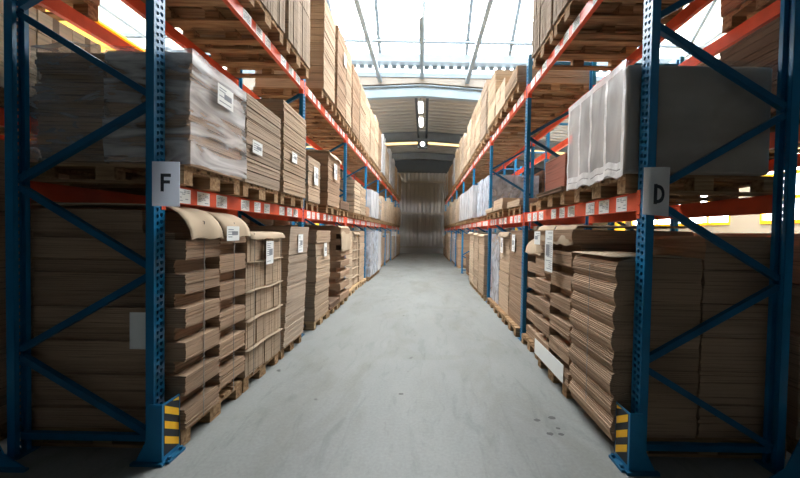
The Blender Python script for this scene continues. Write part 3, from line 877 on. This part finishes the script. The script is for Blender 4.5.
# ------------------------------------------------------------------ post protectors at the rack ends
def protector(s, label):
    """bolted steel guard round the aisle post of an end frame"""
    x = s * (AP[s] - .095); t = thing('post_protector', (x, Y0 - .036, 0), label, 'post guard', 'guards at the rack ends')
    m = MB(); m.prism([(0, .02), (0, .43), (s * .09, .43), (s * .10, .30), (s * .12, .16), (s * .19, .02)], 1, -.006, 0); m.build('front_plate', M['blue'], t)
    m = MB(); m.box((0, 0, .02), (s * .006, .163, .43)); sp = m.build('side_plate', M['blue'], t)
    m = MB(); m.box((-s * .02, -.03, 0), (s * .21, .0, .02)); m.box((-s * .045, 0, 0), (s * .012, .163, .02))
    for yy in (.03, .14): m.tube((-s * .028, yy, .02), (-s * .028, yy, .04), .014, 6)
    m.build('base_plate', M['steel'], t)
    m = MB()
    m.box((0, .012, .05), (-s * .0015, .155, .415), 0)
    for z in (.075, .185, .295):
        m.prism([(.016, z + .065), (.15, z - .025), (.15, z + .03), (.016, z + .12)], 0, -s * .0016, -s * .0026, 1)
    m.prism([(.09, .413), (.15, .385), (.15, .413)], 0, -s * .0016, -s * .0026, 1)
    st = m.build('hazard_sticker', [M['black'], M['yellow']], sp); st['label'] = 'black and yellow striped sticker'
protector(-1, 'blue post guard with hazard stripes at left rack end, below the F sign')
protector(1, 'blue post guard with hazard stripes at right rack end, below the D sign')
def foot_guard(s):
    x = s * (AP[s] + FD - .09); t = thing('foot_guard', (x, Y0 - .1, 0), 'dark blue sloping foot plate behind the end post of the %s rack' % SIDE[s], 'post guard')
    m = MB(); m.prism([(-s * .18, .0), (-s * .02, .10), (s * .06, .28), (s * .12, .42), (s * .27, .42), (s * .27, 0)], 1, -.008, 0); m.build('front_plate', M['blue'], t)
    m = MB(); m.box((-s * .2, -.04, 0), (s * .3, -.008, .015)); m.build('base_plate', M['steel'], t)
foot_guard(-1); foot_guard(1)

# ------------------------------------------------------------------ row signs
def sign_plate(s, x0, x1, z0, z1, y, letter, curve):
    lab = {'F': 'grey plate with black letter F on the left rack end post', 'D': 'curled white card with grey letter D on the right rack end post'}[letter]
    t = thing('row_sign', ((x0 + x1) / 2, y, z0), lab, 'sign')
    w, h = x1 - x0, z1 - z0; n = 10
    bend = lambda a: curve * max(0, (a / w + .5) - .45) ** 2
    lean = lambda a: (-.012 * (a / w + .5) if curve else 0)
    def strip(mb, xa, xb, za, zb, off, th, mi, n=n):
        n = max(1, n)
        for i in range(n):
            a, b = xa + (xb - xa) * i / n, xa + (xb - xa) * (i + 1) / n
            mb.hexa([(a, bend(a) - off - th, za + lean(a)), (b, bend(b) - off - th, za + lean(b)), (b, bend(b) - off, za + lean(b)), (a, bend(a) - off, za + lean(a)),
                     (a, bend(a) - off - th, zb - lean(a)), (b, bend(b) - off - th, zb - lean(b)), (b, bend(b) - off, zb - lean(b)), (a, bend(a) - off, zb - lean(a))], mi)
    m = MB(); strip(m, -w / 2, w / 2, 0, h, 0, .003, 0); sb = m.build('sign_board', M['sign' + letter], t)
    l = MB(); cx, cz = (.0, h * .53) if letter == 'F' else (.01, h * .44)
    lh, lw, sw = h * .4, h * .23, h * .072
    if letter == 'F':
        strip(l, cx - lw / 2, cx - lw / 2 + sw, cz - lh / 2, cz + lh / 2, .003, .0012, 0, 1)
        strip(l, cx - lw / 2, cx + lw / 2, cz + lh / 2 - sw, cz + lh / 2, .0031, .0012, 0, 1)
        strip(l, cx - lw / 2, cx + lw / 2 * .82, cz - sw * .3, cz + sw * .7, .0031, .0012, 0, 1)
    else:
        lw = h * .25
        strip(l, cx - lw / 2, cx - lw / 2 + sw, cz - lh / 2, cz + lh / 2, .003, .0012, 0, 2)
        q = 16; xi = cx - lw / 2 + sw * .5
        for i in range(q):
            for_pts = []
            a0, a1 = -math.pi / 2 + math.pi * i / q, -math.pi / 2 + math.pi * (i + 1) / q
            P = lambda a, rx, rz: (xi + max(0, math.cos(a)) ** .7 * rx, cz + math.sin(a) * rz)
            o0, o1 = P(a0, lw - sw * .5, lh / 2), P(a1, lw - sw * .5, lh / 2); i0, i1 = P(a0, lw - sw * 1.5, lh / 2 - sw), P(a1, lw - sw * 1.5, lh / 2 - sw)
            pts = [i0, o0, o1, i1]
            l.hexa([(p[0], bend(p[0]) - .0045, p[1]) for p in pts] + [(p[0], bend(p[0]) - .003, p[1]) for p in pts])
    l.build('letter', M['ink'], sb)
    return t
sign_plate(-1, -1.93, -1.735, 1.84, 2.155, Y0 - .012, 'F', 0)
sign_plate(1, 1.545, 1.755, 1.845, 2.175, Y0 - .012, 'D', .12)

# ------------------------------------------------------------------ overhead crane rails in the side halls, stains on the floor
for s, x, lab in ((-1, -6.2, 'yellow overhead crane rail in the hall behind the left rack'), (1, 7.2, 'yellow overhead crane rail in the hall behind the right rack')):
    t = thing('crane_rail', (x, 12, 4.75), lab, 'crane rail')
    m = MB(); m.box((-.14, -14, 0), (.14, 14, .04)); m.box((-.02, -14, .04), (.02, 14, .7)); m.box((-.14, -14, .7), (.14, 14, .74)); m.build('rail_beam', M['yellow'], t)
    for yy in (-13.6, -6.8, 0, 6.8, 13.6):
        m = MB(); m.box((-.13, yy - .13, -4.75), (.13, yy + .13, 0)); m.build('column', M['yellow'], t)
R2 = random.Random(3)
for i, (px, py, rr) in enumerate(((1.06, 2.92, .019), (1.21, 2.96, .022), (1.10, 2.72, .018), (1.2, 2.80, .013), (1.19, 2.715, .016), (-.21, 3.35, .017))):
    m = MB(); m.face([(rr * (1 + .4 * R2.random()) * math.cos(a * .5236) * 1.3, rr * (1 + .4 * R2.random()) * math.sin(a * .5236), 0) for a in range(12)])
    o = m.build('floor_stain', M['stain']); o.location = (px, py, .0015)
    tag(o, 'dark oil spot on the concrete, %s' % ('alone in mid aisle' if i == 5 else 'one of five near the right rack'), 'stain', 'oil spots by the right rack' if i < 5 else None)

# ------------------------------------------------------------------ daylight, camera
w = bpy.data.worlds.new('sky'); SC.world = w; w.use_nodes = True
nt = w.node_tree; bg = nt.nodes['Background']; bg.inputs[0].default_value = (.96, .98, 1., 1); bg.inputs[1].default_value = 3.2
def portal(name, ya, za, yb, zb):
    l = bpy.data.lights.new(name, 'AREA'); l.shape = 'RECTANGLE'
    d = Vector((0, yb - ya, zb - za)); l.size = 24; l.size_y = d.length
    o = bpy.data.objects.new(name, l); COL.objects.link(o)
    o.location = (0, (ya + yb) / 2, (za + zb) / 2)
    n = Vector((0, -d.z, d.y)).normalized()
    if n.z > 0: n = -n
    o.rotation_euler = n.to_track_quat('-Z', 'Y').to_euler()
    l.cycles.is_portal = True
portal('skylight_portal', YA, ZA + .03, YR_, ZR + .03); portal('skylight_portal', YB, ZA + .03, YR_, ZR + .03)

cam = bpy.data.cameras.new('camera'); co = bpy.data.objects.new('camera', cam); COL.objects.link(co)
cam.sensor_fit = 'HORIZONTAL'; cam.sensor_width = 36; cam.lens = 325 / 800 * 36
cam.shift_x = -.03; cam.clip_start = .05; cam.clip_end = 200
co.matrix_world = Matrix.Translation((0, 0, H)) @ Matrix.Rotation(math.radians(90 - 1.2), 4, 'X') @ Matrix.Rotation(.0185, 4, 'Z')
SC.camera = co
SC.cycles.transparent_max_bounces = 24
vs = SC.view_settings
vs.view_transform = 'Standard'; vs.look = 'None'; vs.gamma = 1; vs.use_curve_mapping = False; vs.exposure = 3.2
